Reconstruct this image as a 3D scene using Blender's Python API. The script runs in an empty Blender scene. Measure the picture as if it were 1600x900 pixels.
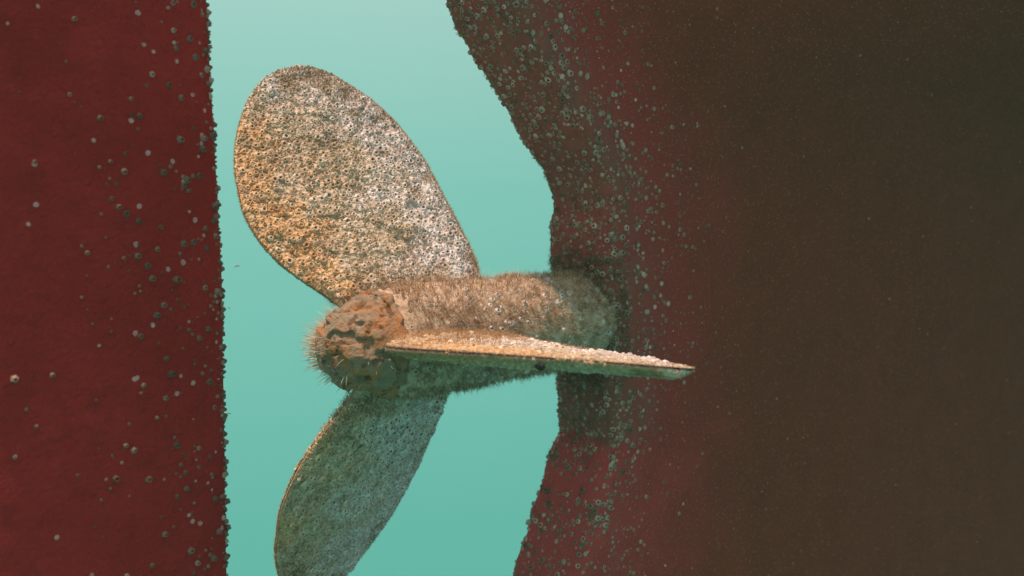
import bpy, math, random
import numpy as np
from mathutils import Matrix, Vector, Quaternion

# ------------------------------------------------------------------ camera, water light, sun, exposure
scene = bpy.context.scene
col = scene.collection
random.seed(7)
RNG = np.random.default_rng(11)

cam_data = bpy.data.cameras.new('camera')
cam_data.sensor_width = 36.0
cam_data.lens = 34.9
cam_data.clip_start = 0.02
cam_data.clip_end = 500.0
cam = bpy.data.objects.new('camera', cam_data)
col.objects.link(cam)
cam.location = (0, 0, 0)
cam.rotation_euler = (math.radians(90 - 5.7), 0, 0)
cam_data.dof.use_dof = True
cam_data.dof.focus_distance = 1.58
cam_data.dof.aperture_fstop = 3.6
scene.camera = cam

# ship frame: s runs forward along the shaft, h out to the near side, z up; origin on the shaft at the blades
HEAD = math.radians(42)
P0 = np.array([-0.1824, 1.6, -0.2466])
DV = np.array([math.cos(HEAD), math.sin(HEAD), 0.0])
HV = np.array([math.sin(HEAD), -math.cos(HEAD), 0.0])
ZV = np.array([0.0, 0.0, 1.0])

world = bpy.data.worlds.new('World')
scene.world = world
world.use_nodes = True
wn = world.node_tree
wn.nodes.clear()
w_out = wn.nodes.new('ShaderNodeOutputWorld')
w_bg = wn.nodes.new('ShaderNodeBackground')
w_tc = wn.nodes.new('ShaderNodeTexCoord')
w_sep = wn.nodes.new('ShaderNodeSeparateXYZ')
w_map = wn.nodes.new('ShaderNodeMapRange')
w_ramp = wn.nodes.new('ShaderNodeValToRGB')
w_map.inputs['From Min'].default_value = -1.0
w_map.inputs['From Max'].default_value = 1.0
wn.links.new(w_tc.outputs['Generated'], w_sep.inputs[0])
wn.links.new(w_sep.outputs['Z'], w_map.inputs['Value'])
wn.links.new(w_map.outputs[0], w_ramp.inputs[0])
wn.links.new(w_ramp.outputs[0], w_bg.inputs[0])
wn.links.new(w_bg.outputs[0], w_out.inputs[0])
el = w_ramp.color_ramp.elements
el[0].position = 0.0
el[0].color = (0.095, 0.41, 0.315, 1)
el[1].position = 1.0
el[1].color = (0.76, 0.90, 0.86, 1)
for pos, c in ((0.34, (0.135, 0.470, 0.385, 1)), (0.50, (0.232, 0.565, 0.485, 1)), (0.60, (0.395, 0.640, 0.585, 1))):
    e = el.new(pos)
    e.color = c
w_bg.inputs['Strength'].default_value = 1.0

SUN_DIR = (0.26 * -DV - 0.005 * HV + 0.965 * ZV)
SUN_DIR = SUN_DIR / np.linalg.norm(SUN_DIR)
sun_data = bpy.data.lights.new('sun', 'SUN')
sun_data.energy = 5.0
sun_data.angle = math.radians(3.0)
sun_data.color = (1.0, 0.77, 0.61)
sun = bpy.data.objects.new('sun', sun_data)
col.objects.link(sun)
sun.location = (-1, 0, 6)
sun.rotation_euler = Vector(tuple(SUN_DIR)).to_track_quat('Z', 'Y').to_euler()

scene.view_settings.view_transform = 'Standard'
scene.view_settings.look = 'None'
scene.view_settings.exposure = 0.0
scene.view_settings.gamma = 1.0
scene.view_settings.use_curve_mapping = False
scene.render.engine = 'CYCLES'
scene.cycles.use_denoising = True
scene.cycles.max_bounces = 6
scene.cycles.diffuse_bounces = 3
scene.cycles.volume_bounces = 0


# ------------------------------------------------------------------ numeric helpers
def W(s, h, z):
    """ship frame -> world, arrays allowed"""
    s, h, z = np.broadcast_arrays(np.asarray(s, float), np.asarray(h, float), np.asarray(z, float))
    return P0 + s[..., None] * DV + h[..., None] * HV + z[..., None] * ZV


def _hash(ix, iy, iz, seed):
    n = (ix * 73856093) ^ (iy * 19349663) ^ (iz * 83492791) ^ (seed * 2654435761)
    n = (n ^ (n >> 13)) * 1274126177
    n = n & 0x7fffffff
    n = (n ^ (n >> 16)) & 0xffff
    return n / 65535.0


def vnoise(P, scale, seed=0):
    """value noise, 0..1"""
    Q = np.asarray(P, float) * scale + 1000.0
    I = np.floor(Q).astype(np.int64)
    F = Q - I
    F = F * F * (3 - 2 * F)
    out = 0.0
    for dx in (0, 1):
        for dy in (0, 1):
            for dz in (0, 1):
                w = (F[..., 0] if dx else 1 - F[..., 0]) * (F[..., 1] if dy else 1 - F[..., 1]) * (F[..., 2] if dz else 1 - F[..., 2])
                out = out + w * _hash(I[..., 0] + dx, I[..., 1] + dy, I[..., 2] + dz, seed)
    return out


def fbm(P, scale, octaves=3, seed=0):
    t, a, n = 0.0, 1.0, 0.0
    for o in range(octaves):
        t = t + a * vnoise(P, scale * 2 ** o, seed + o * 17)
        n += a
        a *= 0.5
    return t / n


def unit(v):
    return v / np.maximum(np.linalg.norm(v, axis=-1, keepdims=True), 1e-9)


def mesh_from(name, verts, tris=None, quads=None, mats=(), mat_index=None, smooth=False):
    me = bpy.data.meshes.new(name)
    verts = np.asarray(verts, np.float32).reshape(-1, 3)
    loops, starts, n = [], [], 0
    if quads is not None and len(quads):
        q = np.asarray(quads, np.int32)
        loops.append(q.ravel())
        starts.append(np.arange(len(q)) * 4)
        n = q.size
    if tris is not None and len(tris):
        t = np.asarray(tris, np.int32)
        loops.append(t.ravel())
        starts.append(n + np.arange(len(t)) * 3)
    loops = np.concatenate(loops).astype(np.int32)
    starts = np.concatenate(starts).astype(np.int32)
    me.vertices.add(len(verts))
    me.vertices.foreach_set('co', verts.ravel())
    me.loops.add(len(loops))
    me.loops.foreach_set('vertex_index', loops)
    me.polygons.add(len(starts))
    me.polygons.foreach_set('loop_start', starts)
    if mat_index is not None:
        me.polygons.foreach_set('material_index', np.asarray(mat_index, np.int32))
    me.polygons.foreach_set('use_smooth', np.full(len(starts), bool(smooth)))
    for m in mats:
        me.materials.append(m)
    me.update(calc_edges=True)
    me.validate()
    return me


def link(name, me, parent=None):
    o = bpy.data.objects.new(name, me)
    col.objects.link(o)
    if parent is not None:
        o.parent = parent
    return o


def empty(name, loc, label, category, group=None):
    o = bpy.data.objects.new(name, None)
    col.objects.link(o)
    o.empty_display_size = 0.05
    o.location = tuple(loc)
    o['label'] = label
    o['category'] = category
    if group:
        o['group'] = group
    return o


def grid_faces(nu, nv, wrap_u=False, wrap_v=False):
    iu = np.arange(nu if wrap_u else nu - 1)
    iv = np.arange(nv if wrap_v else nv - 1)
    A, B = np.meshgrid(iu, iv, indexing='ij')
    A1, B1 = (A + 1) % nu, (B + 1) % nv
    return np.stack([A * nv + B, A1 * nv + B, A1 * nv + B1, A * nv + B1], -1).reshape(-1, 4)


def grid_normals(X):
    du = np.gradient(X, axis=0)
    dv = np.gradient(X, axis=1)
    return unit(np.cross(du, dv))


# ------------------------------------------------------------------ materials
class NT:
    def __init__(self, name, rough=0.75, spec=0.25):
        self.m = bpy.data.materials.new(name)
        self.m.use_nodes = True
        self.t = self.m.node_tree
        self.b = self.t.nodes['Principled BSDF']
        self.b.inputs['Roughness'].default_value = rough
        self.b.inputs['Specular IOR Level'].default_value = spec
        self._pos = None

    def n(self, kind, **kw):
        nd = self.t.nodes.new(kind)
        for k, v in kw.items():
            setattr(nd, k, v)
        return nd

    def put(self, sock, v):
        if isinstance(v, bpy.types.NodeSocket):
            self.t.links.new(v, sock)
        elif v is not None:
            sock.default_value = v

    def pos(self):
        if self._pos is None:
            self._pos = self.n('ShaderNodeNewGeometry').outputs['Position']
        return self._pos

    def noise(self, scale, detail=3.0, rough=0.55, vec=None, offset=0.0):
        nd = self.n('ShaderNodeTexNoise')
        v = vec or self.pos()
        if offset:
            ad = self.n('ShaderNodeVectorMath', operation='ADD')
            self.put(ad.inputs[0], v)
            ad.inputs[1].default_value = (offset, offset * 1.7, -offset)
            v = ad.outputs[0]
        self.put(nd.inputs['Vector'], v)
        nd.inputs['Scale'].default_value = scale
        nd.inputs['Detail'].default_value = detail
        nd.inputs['Roughness'].default_value = rough
        return nd.outputs['Fac']

    def voronoi(self, scale, feature='F1', out='Distance'):
        nd = self.n('ShaderNodeTexVoronoi', feature=feature)
        self.put(nd.inputs['Vector'], self.pos())
        nd.inputs['Scale'].default_value = scale
        return nd.outputs[out]

    def rng(self, v, a, b, lo=0.0, hi=1.0):
        nd = self.n('ShaderNodeMapRange', interpolation_type='SMOOTHSTEP')
        self.put(nd.inputs['Value'], v)
        nd.inputs['From Min'].default_value = a
        nd.inputs['From Max'].default_value = b
        nd.inputs['To Min'].default_value = lo
        nd.inputs['To Max'].default_value = hi
        return nd.outputs[0]

    def math(self, op, a, b=None, clamp=False):
        nd = self.n('ShaderNodeMath', operation=op, use_clamp=clamp)
        self.put(nd.inputs[0], a)
        if b is not None:
            self.put(nd.inputs[1], b)
        return nd.outputs[0]

    def mix(self, fac, a, b, mode='MIX'):
        nd = self.n('ShaderNodeMix', data_type='RGBA', blend_type=mode)
        self.put(nd.inputs[0], fac)
        self.put(nd.inputs[6], a if isinstance(a, bpy.types.NodeSocket) else (*a, 1))
        self.put(nd.inputs[7], b if isinstance(b, bpy.types.NodeSocket) else (*b, 1))
        return nd.outputs[2]

    def ramp(self, fac, stops):
        nd = self.n('ShaderNodeValToRGB')
        self.put(nd.inputs[0], fac)
        e = nd.color_ramp.elements
        e[0].position, e[0].color = stops[0][0], (*stops[0][1], 1)
        e[1].position, e[1].color = stops[-1][0], (*stops[-1][1], 1)
        for p, c in stops[1:-1]:
            k = e.new(p)
            k.color = (*c, 1)
        return nd.outputs[0]

    def along(self, vec, org=P0):
        """signed distance from the shaft origin along a direction"""
        sb = self.n('ShaderNodeVectorMath', operation='SUBTRACT')
        self.put(sb.inputs[0], self.pos())
        sb.inputs[1].default_value = tuple(org)
        dt = self.n('ShaderNodeVectorMath', operation='DOT_PRODUCT')
        self.put(dt.inputs[0], sb.outputs[0])
        dt.inputs[1].default_value = tuple(vec)
        return dt.outputs['Value']

    def rand(self):
        """one random number for each shell or tuft"""
        g = self.n('ShaderNodeNewGeometry').outputs['Random Per Island']
        o = self.n('ShaderNodeObjectInfo').outputs['Random']
        return self.math('FRACT', self.math('ADD', g, self.math('MULTIPLY', o, 7.31)))

    def bump(self, height, strength, dist, prev=None):
        nd = self.n('ShaderNodeBump')
        self.put(nd.inputs['Height'], height)
        nd.inputs['Strength'].default_value = strength
        nd.inputs['Distance'].default_value = dist
        if prev is not None:
            self.put(nd.inputs['Normal'], prev)
        return nd.outputs[0]

    def color(self, c):
        self.put(self.b.inputs['Base Color'], c if isinstance(c, bpy.types.NodeSocket) else (*c, 1))

    def normal(self, n):
        self.put(self.b.inputs['Normal'], n)


def mat_rudder():
    k = NT('red_antifouling_paint', 0.75, 0.06)
    base = k.mix(k.rng(k.noise(4, 5, 0.62), 0.32, 0.68), (0.35, 0.022, 0.022), (0.47, 0.030, 0.029))
    base = k.mix(k.rng(k.noise(38, 4), 0.45, 0.72, 0, 0.45), base, (0.29, 0.020, 0.020))
    base = k.mix(k.rng(k.noise(170, 2), 0.60, 0.75, 0, 0.5), base, (0.50, 0.036, 0.034))
    base = k.mix(k.rng(k.noise(420, 1, offset=3.1), 0.66, 0.72, 0, 0.4), base, (0.40, 0.10, 0.09))
    k.color(base)
    n1 = k.bump(k.noise(85, 5, 0.68), 1.0, 0.012)
    n2 = k.bump(k.noise(260, 3, 0.6), 0.45, 0.0022, n1)
    k.normal(n2)
    return k.m


def mat_hull():
    """red paint; dark slime on the post (attribute q: metres ahead of the post's aft face), browner further forward, where light lost in the water is put into the colour"""
    k = NT('hull_antifouling_paint', 0.85, 0.06)
    q = k.n('ShaderNodeAttribute', attribute_name='q').outputs['Fac']
    red = k.mix(k.noise(7, 4), (0.25, 0.036, 0.033), (0.36, 0.046, 0.042))
    red = k.mix(k.rng(k.noise(60, 4), 0.5, 0.7, 0, 0.6), red, (0.25, 0.045, 0.038))
    dimmed = k.mix(k.noise(14, 5, 0.6), (0.145, 0.030, 0.018), (0.215, 0.044, 0.025))  # browner forward tone: light fading through water, put into the paint colour
    dimmed = k.mix(k.rng(k.noise(120, 3, offset=1.3), 0.55, 0.7, 0, 0.5), dimmed, (0.215, 0.058, 0.033))
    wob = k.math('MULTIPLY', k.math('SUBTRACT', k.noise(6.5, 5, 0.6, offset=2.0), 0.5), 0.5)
    base = k.mix(k.rng(k.math('ADD', q, wob), 0.02, 0.50), red, dimmed)
    z0 = k.math('ADD', k.along(ZV), k.math('MULTIPLY', k.math('SUBTRACT', k.noise(12, 4, offset=3.0), 0.5), 0.12))
    heel = k.math('MULTIPLY', k.rng(z0, -0.17, -0.30), k.rng(k.math('ADD', q, wob), 0.28, -0.10))
    base = k.mix(heel, base, k.mix(k.noise(40, 4), (0.36, 0.050, 0.048), (0.48, 0.070, 0.066)))
    sp = k.rng(k.noise(310, 1, offset=5.0), 0.66, 0.72, 0, 0.7)
    base = k.mix(sp, base, (0.46, 0.20, 0.14))
    slime = k.mix(k.noise(45, 5, 0.65), (0.15, 0.060, 0.045), (0.28, 0.105, 0.075))
    slime = k.mix(k.rng(k.noise(18, 3, offset=4.0), 0.55, 0.7, 0, 0.7), slime, (0.34, 0.075, 0.06))
    zz = k.along(ZV)
    z = k.math('ADD', zz, k.math('MULTIPLY', k.math('SUBTRACT', k.noise(16, 4), 0.5), 0.10))
    low = k.rng(z, -0.245, -0.215)
    mid = k.math('MULTIPLY', k.rng(z, 0.10, 0.14), k.rng(z, 0.25, 0.21))
    cover = k.math('SUBTRACT', low, k.math('MULTIPLY', mid, 0.45), True)
    cover = k.math('MULTIPLY', cover, k.rng(k.noise(30, 4, offset=6.0), 0.30, 0.48, 0.45, 1.0))
    wob2 = k.math('MULTIPLY', k.math('SUBTRACT', k.noise(24, 5, 0.65, offset=9.0), 0.5), 0.14)
    reach = k.rng(k.math('ADD', q, wob2), 0.17, -0.02, 0.0, 0.85)
    k.color(k.mix(k.math('MULTIPLY', cover, reach), base, slime))
    n1 = k.bump(k.noise(9, 3), 0.3, 0.03)
    n2 = k.bump(k.noise(190, 3, 0.6), 0.45, 0.003, n1)
    k.normal(n2)
    return k.m


def zone_color(k, r):
    """fouling colours: lilac-grey shell, tan silt, rusty-orange algae and painted-in warm sunlight towards the aft edges"""
    s = k.along(DV)
    z = k.along(ZV)
    g = k.math('ADD', k.math('MULTIPLY', s, -2.9), k.math('ADD', k.math('MULTIPLY', k.math('ABSOLUTE', k.math('SUBTRACT', z, 0.10)), -0.55), 0.05))
    g = k.math('ADD', g, k.math('MULTIPLY', k.math('SUBTRACT', k.noise(11, 5, 0.6), 0.5), 1.5))
    grey = k.ramp(r, [(0.0, (0.54, 0.43, 0.42)), (0.35, (0.72, 0.60, 0.60)), (0.7, (0.84, 0.74, 0.76)), (1.0, (0.62, 0.49, 0.45))])
    tan = k.ramp(r, [(0.0, (0.46, 0.32, 0.22)), (0.5, (0.64, 0.47, 0.35)), (0.8, (0.74, 0.59, 0.50)), (1.0, (0.52, 0.31, 0.17))])
    orange = k.ramp(r, [(0.0, (0.52, 0.25, 0.105)), (0.5, (0.74, 0.42, 0.22)), (1.0, (0.80, 0.57, 0.41))])
    c = k.mix(k.rng(g, -0.42, 0.02), grey, tan)
    c = k.mix(k.rng(g, 0.08, 0.42), c, orange)  # orange aft zone: algae, with warm sunlight put into the colour
    c = k.mix(k.rng(k.noise(52, 4, 0.6, offset=12.0), 0.52, 0.66, 0.0, 0.55), c, (0.34, 0.235, 0.165))
    # brown turf patches, thicker towards the outer end
    top = k.math('ADD', k.math('SUBTRACT', k.noise(20, 5, 0.65, offset=7.0), 0.5), k.math('MULTIPLY', k.math('SUBTRACT', z, 0.32), 0.55))
    return k.mix(k.rng(top, 0.02, 0.14, 0.0, 0.75), c, (0.27, 0.19, 0.13))


def mat_shell(name, kind):
    k = NT(name, 0.8, 0.15)
    r = k.rand()
    if kind == 'blade':
        c = zone_color(k, r)
    elif kind == 'hull':
        c = k.ramp(r, [(0.0, (0.13, 0.082, 0.06)), (0.4, (0.26, 0.17, 0.13)), (0.78, (0.40, 0.275, 0.22)), (1.0, (0.56, 0.40, 0.34))])
    else:
        c = k.ramp(r, [(0.0, (0.12, 0.055, 0.045)), (0.5, (0.21, 0.10, 0.08)), (0.85, (0.31, 0.165, 0.14)), (1.0, (0.48, 0.30, 0.27))])
    c = k.mix(k.rng(k.noise(330, 3), 0.35, 0.65, 0, 0.35), c, (0.26, 0.16, 0.10))
    k.color(c)
    k.normal(k.bump(k.noise(700, 2), 0.5, 0.0012))
    return k.m


def mat_plain(name, ca, cb, scale, bump=0.0, bscale=300, rough=0.85):
    k = NT(name, rough, 0.12)
    k.color(k.mix(k.rng(k.noise(scale, 4, 0.6), 0.3, 0.7), ca, cb))
    if bump:
        k.normal(k.bump(k.noise(bscale, 4, 0.65), 0.7, bump))
    return k.m


def mat_hair(name, stops, trans=0.35):
    k = NT(name, 0.8, 0.1)
    c = k.ramp(k.rand(), stops)
    k.color(c)
    tr = k.n('ShaderNodeBsdfTranslucent')
    k.put(tr.inputs['Color'], c)
    mx = k.n('ShaderNodeMixShader')
    mx.inputs[0].default_value = trans
    out = k.t.nodes['Material Output']
    k.t.links.new(k.b.outputs[0], mx.inputs[1])
    k.t.links.new(tr.outputs[0], mx.inputs[2])
    k.t.links.new(mx.outputs[0], out.inputs['Surface'])
    return k.m


def mat_crust():
    k = NT('blade_fouling_crust', 0.85, 0.12)
    c = zone_color(k, k.noise(140, 3))
    c = k.mix(k.rng(k.noise(190, 4, 0.7), 0.42, 0.62, 0, 0.75), c, (0.28, 0.18, 0.115))
    k.color(c)
    n1 = k.bump(k.voronoi(150), 0.8, 0.006)
    k.normal(k.bump(k.noise(420, 3), 0.6, 0.003, n1))
    return k.m


def mat_cap():
    k = NT('rusted_hub_cap', 0.85, 0.15)
    a = k.mix(k.noise(30, 5, 0.65), (0.40, 0.15, 0.06), (0.63, 0.30, 0.145))
    b = k.mix(k.noise(70, 4, 0.6, offset=3.3), (0.26, 0.15, 0.09), (0.54, 0.38, 0.28))
    c = k.mix(k.rng(k.noise(26, 4, 0.6, offset=1.9), 0.42, 0.58), a, b)
    c = k.mix(k.rng(k.noise(60, 3, 0.6, offset=8.0), 0.56, 0.66, 0, 0.85), c, (0.20, 0.085, 0.045))
    k.color(c)
    n1 = k.bump(k.noise(110, 6, 0.72), 1.0, 0.010)
    k.normal(k.bump(k.noise(320, 3), 0.6, 0.003, n1))
    return k.m


M_RUDDER = mat_rudder()
M_HULL = mat_hull()
M_SHELL_B = mat_shell('blade_barnacle_shell', 'blade')
M_SHELL_H = mat_shell('hull_barnacle_shell', 'hull')
M_SHELL_R = mat_shell('rudder_barnacle_shell', 'rudder')
M_MOUTH = mat_plain('barnacle_mouth', (0.05, 0.032, 0.024), (0.14, 0.085, 0.06), 400)
M_MOUTH_B = mat_plain('silted_barnacle_mouth', (0.12, 0.07, 0.045), (0.32, 0.20, 0.13), 300)
M_SCAR = mat_plain('bare_barnacle_base', (0.42, 0.15, 0.15), (0.56, 0.28, 0.28), 160, 0.001)
M_CRUST = mat_crust()
M_BOSS = mat_plain('boss_turf', (0.34, 0.20, 0.13), (0.60, 0.42, 0.32), 60, 0.006, 190)
M_CAP = mat_cap()
M_EDGE = mat_plain('shaded_rim', (0.05, 0.04, 0.045), (0.13, 0.10, 0.09), 120, 0.001)  # dark rim of the edge-on blade; its shade is put into the colour
M_RIM = mat_plain('sunlit_rim', (0.30, 0.20, 0.11), (0.50, 0.36, 0.24), 150, 0.001)  # tan rim of the other blades; their sunlit line is put into the colour
M_FUR = mat_hair('brown_algae_turf', [(0, (0.42, 0.25, 0.14)), (0.5, (0.62, 0.41, 0.26)), (0.85, (0.72, 0.52, 0.36)), (1, (0.80, 0.64, 0.50))], 0.55)
M_FUR_O = mat_hair('orange_algae_turf', [(0, (0.48, 0.25, 0.11)), (0.5, (0.64, 0.38, 0.19)), (1, (0.74, 0.53, 0.36))], 0.5)
M_FUR_P = mat_hair('pale_hydroid_fringe', [(0, (0.76, 0.56, 0.44)), (0.6, (0.88, 0.72, 0.60)), (1, (0.92, 0.84, 0.74))], 0.65)
M_FUR_H = mat_hair('green_brown_hull_weed', [(0, (0.085, 0.09, 0.05)), (0.5, (0.17, 0.16, 0.09)), (1, (0.33, 0.26, 0.16))])
M_DEBRIS = mat_plain('drifting_weed', (0.16, 0.08, 0.04), (0.30, 0.17, 0.08), 200)
M_MUSSEL = mat_plain('dark_mussel_shell', (0.012, 0.010, 0.012), (0.035, 0.028, 0.03), 200, 0.001, 300, 0.45)


# ------------------------------------------------------------------ barnacle shells
def barnacle_proto(seed, sides=10, height=0.75, rim=0.5):
    rg = np.random.default_rng(seed)
    V, T, MI = [], [], []
    ang = np.arange(sides) * 2 * math.pi / sides + rg.uniform(0, 1)
    rb = 1.0 + 0.10 * np.where(np.arange(sides) % 2, 1, -1) * rg.uniform(0.2, 1, sides) + rg.uniform(-0.10, 0.10, sides)
    rr = rim * (1 + rg.uniform(-0.16, 0.16, sides))
    hz = height * (1 + rg.uniform(-0.16, 0.16, sides))
    lean = rg.uniform(-0.16, 0.16, 2)
    ri = rr * 0.68
    for i in range(sides):
        V.append((rb[i] * math.cos(ang[i]), rb[i] * math.sin(ang[i]), -0.18))
    for i in range(sides):
        V.append((rr[i] * math.cos(ang[i]) + lean[0], rr[i] * math.sin(ang[i]) + lean[1], hz[i]))
    for i in range(sides):
        V.append((ri[i] * math.cos(ang[i]) + lean[0], ri[i] * math.sin(ang[i]) + lean[1], hz[i] * 0.82))
    V.append((lean[0] * 0.6, lean[1] * 0.6, height * 0.12))
    for i in range(sides):
        j = (i + 1) % sides
        T += [(i, j, sides + j), (i, sides + j, sides + i)]
        MI += [0, 0]
        T += [(sides + i, sides + j, 2 * sides + j), (sides + i, 2 * sides + j, 2 * sides + i)]
        MI += [0, 0]
        T.append((2 * sides + i, 2 * sides + j, 3 * sides))
        MI.append(1)
    return np.array(V), np.array(T), np.array(MI)


PROTOS = [barnacle_proto(i, 10, h, r) for i, (h, r) in enumerate(((0.55, 0.5), (0.72, 0.48), (0.42, 0.55), (0.62, 0.58), (0.50, 0.42), (0.80, 0.6)))]
LOW = [barnacle_proto(80 + i, 10, h, r) for i, (h, r) in enumerate(((0.40, 0.56), (0.50, 0.50), (0.32, 0.60), (0.55, 0.62), (0.36, 0.46), (0.62, 0.56)))]
TALL = [barnacle_proto(120 + i, 10, h, r) for i, (h, r) in enumerate(((0.85, 0.5), (1.1, 0.46), (0.7, 0.55), (1.25, 0.56), (0.9, 0.42)))]
SCAR = barnacle_proto(40, 10, 0.12, 0.72)


def frames(nrm, rg):
    """tangent frames with random spin about each normal"""
    n = unit(nrm)
    a = np.where(np.abs(n[:, 2:3]) < 0.9, np.array([[0, 0, 1.0]]), np.array([[1.0, 0, 0]]))
    t = unit(np.cross(a, n))
    b = np.cross(n, t)
    th = rg.uniform(0, 2 * math.pi, len(n))[:, None]
    return t * np.cos(th) + b * np.sin(th), -t * np.sin(th) + b * np.cos(th), n


def scatter_joined(name, P, N, S, mats, parent, origin, rg, protos=None):
    protos = protos or PROTOS
    tx, ty, tz = frames(N, rg)
    pick = rg.integers(0, len(protos), len(P))
    Vs, Ts, Ms, off = [], [], [], 0
    for k, (V, T, MI) in enumerate(protos):
        id_ = np.where(pick == k)[0]
        if not len(id_):
            continue
        X = P[id_, None, :] + S[id_, None, None] * (V[None, :, 0:1] * tx[id_, None] + V[None, :, 1:2] * ty[id_, None] + V[None, :, 2:3] * tz[id_, None])
        X = X.reshape(-1, 3) - origin
        F = (T[None] + (np.arange(len(id_)) * len(V))[:, None, None]).reshape(-1, 3) + off
        Vs.append(X)
        Ts.append(F)
        Ms.append(np.tile(MI, len(id_)))
        off += len(X)
    me = mesh_from(name, np.concatenate(Vs), np.concatenate(Ts), None, mats, np.concatenate(Ms))
    o = link(name, me, parent)
    o['kind'] = 'stuff'
    return o


_PROTO_MESH = {}


def single_shells(P, N, S, mats, parent, origin, rg, name='barnacle', protos=None, key='b'):
    tx, ty, tz = frames(N, rg)
    ps = protos or PROTOS
    for i in range(len(P)):
        k = int(rg.integers(0, len(ps)))
        kk = (key, k)
        if kk not in _PROTO_MESH:
            V, T, MI = ps[k]
            _PROTO_MESH[kk] = mesh_from(name, V, T, None, mats, MI)
        o = bpy.data.objects.new(name, _PROTO_MESH[kk])
        s = S[i]
        L = P[i] - origin
        o.matrix_world = Matrix(((tx[i][0] * s, ty[i][0] * s, tz[i][0] * s, L[0]), (tx[i][1] * s, ty[i][1] * s, tz[i][1] * s, L[1]),
                                 (tx[i][2] * s, ty[i][2] * s, tz[i][2] * s, L[2]), (0, 0, 0, 1)))
        o.parent = parent
        col.objects.link(o)


def thin_out(P, S, k=0.9):
    """keep shells that do not crowd an earlier one"""
    cell = 2.2 * float(S.max())
    grid, keep = {}, []
    for i in range(len(P)):
        c = tuple((P[i] // cell).astype(int))
        ok = True
        for dx in (-1, 0, 1):
            for dy in (-1, 0, 1):
                for dz in (-1, 0, 1):
                    for j in grid.get((c[0] + dx, c[1] + dy, c[2] + dz), ()):
                        q = P[i] - P[j]
                        if q @ q < (k * (S[i] + S[j])) ** 2:
                            ok = False
                            break
                    if not ok: break
                if not ok: break
            if not ok: break
        if ok:
            keep.append(i)
            grid.setdefault(c, []).append(i)
    return np.array(keep, int)


# ------------------------------------------------------------------ algae filaments
def fur(name, P, N, L, R, mat, parent, origin, rg, spread=0.35, droop=0.0, kind='stuff'):
    """tapered three-sided filaments bent at the middle, joined"""
    n = len(P)
    dirn = unit(N + rg.normal(0, spread, (n, 3)))
    bend = unit(dirn + rg.normal(0, spread * 0.9, (n, 3)) + np.array([0, 0, -1.0]) * droop)
    a = np.where(np.abs(dirn[:, 2:3]) < 0.9, np.array([[0, 0, 1.0]]), np.array([[1.0, 0, 0]]))
    u = unit(np.cross(a, dirn))
    v = np.cross(dirn, u)
    L = L[:, None]
    R = R[:, None]
    p0 = P - dirn * 0.002
    p1 = P + dirn * L * 0.55
    p2 = p1 + bend * L * 0.45
    V = np.zeros((n, 7, 3))
    for k in range(3):
        w = u * math.cos(k * 2.094) + v * math.sin(k * 2.094)
        V[:, k] = p0 + w * R
        V[:, 3 + k] = p1 + w * R * 0.75
    V[:, 6] = p2
    T = []
    for k in range(3):
        j = (k + 1) % 3
        T += [(k, j, 3 + j), (k, 3 + j, 3 + k), (3 + k, 3 + j, 6)]
    T = np.array(T)
    F = (T[None] + (np.arange(n) * 7)[:, None, None]).reshape(-1, 3)
    me = mesh_from(name, V.reshape(-1, 3) - origin, F, None, (mat,), None, True)
    o = link(name, me, parent)
    o['kind'] = kind
    return o


# ------------------------------------------------------------------ haze: the water itself
def build_haze():
    x0, x1, y0, y1, z0, z1 = -9, 9, -4, 12, -2.4, 2.05
    V = [(x, y, z) for x in (x0, x1) for y in (y0, y1) for z in (z0, z1)]
    Q = [(0, 1, 3, 2), (4, 6, 7, 5), (0, 4, 5, 1), (2, 3, 7, 6), (0, 2, 6, 4), (1, 5, 7, 3)]
    m = bpy.data.materials.new('sea_water')
    m.use_nodes = True
    t = m.node_tree
    t.nodes.clear()
    out = t.nodes.new('ShaderNodeOutputMaterial')
    vol = t.nodes.new('ShaderNodeVolumePrincipled')
    vol.inputs['Color'].default_value = (0.30, 0.80, 0.68, 1)
    vol.inputs['Density'].default_value = HAZE
    vol.inputs['Anisotropy'].default_value = 0.0
    t.links.new(vol.outputs[0], out.inputs['Volume'])
    me = mesh_from('haze', V, None, Q, (m,))
    o = link('haze', me)
    o['kind'] = 'stuff'
    o['label'] = 'pale turquoise sea water all around the stern'
    o['category'] = 'water'


HAZE = 0.009

# ------------------------------------------------------------------ ship hull: sternpost, side planking, stern tube
ZT = np.array([-1.5, -0.9, -0.62, -0.50, -0.414, -0.307, -0.262, -0.235, -0.12, 0.0, 0.118, 0.24, 0.275, 0.307, 0.37, 0.447, 0.52, 0.572, 0.8, 1.2, 1.75])
ST = np.array([0.12, 0.17, 0.275, 0.322, 0.356, 0.399, 0.424, 0.440, 0.434, 0.428, 0.417, 0.417, 0.400, 0.372, 0.322, 0.259, 0.193, 0.164, 0.125, 0.115, 0.15])


def post_s(z):
    return np.interp(z, ZT, ST) - 0.009


def post_w(z):
    return 0.082 + 0.012 * np.clip((z - 0.25) / 0.4, 0, 1.5) + 0.006 * np.clip((-z - 0.25) / 0.4, 0, 1)


def side_b(q, z):
    """half breadth a distance q ahead of the post"""
    over = np.clip(z - 0.10, 0, None)
    return post_w(z) + 0.085 * q * (1 - np.exp(-q * 5)) + (0.020 + 0.02 * np.clip(z + 0.6, 0, 2)) * q ** 2 * 0.6 + over ** 1.7 * 0.95 * (1 - np.exp(-q * 0.62)) * np.minimum(q + 0.02, 1.8)


def set_q(me, q):
    a = me.attributes.new('q', 'FLOAT', 'POINT')
    a.data.foreach_set('value', np.ascontiguousarray(q, np.float32).ravel())


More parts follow.
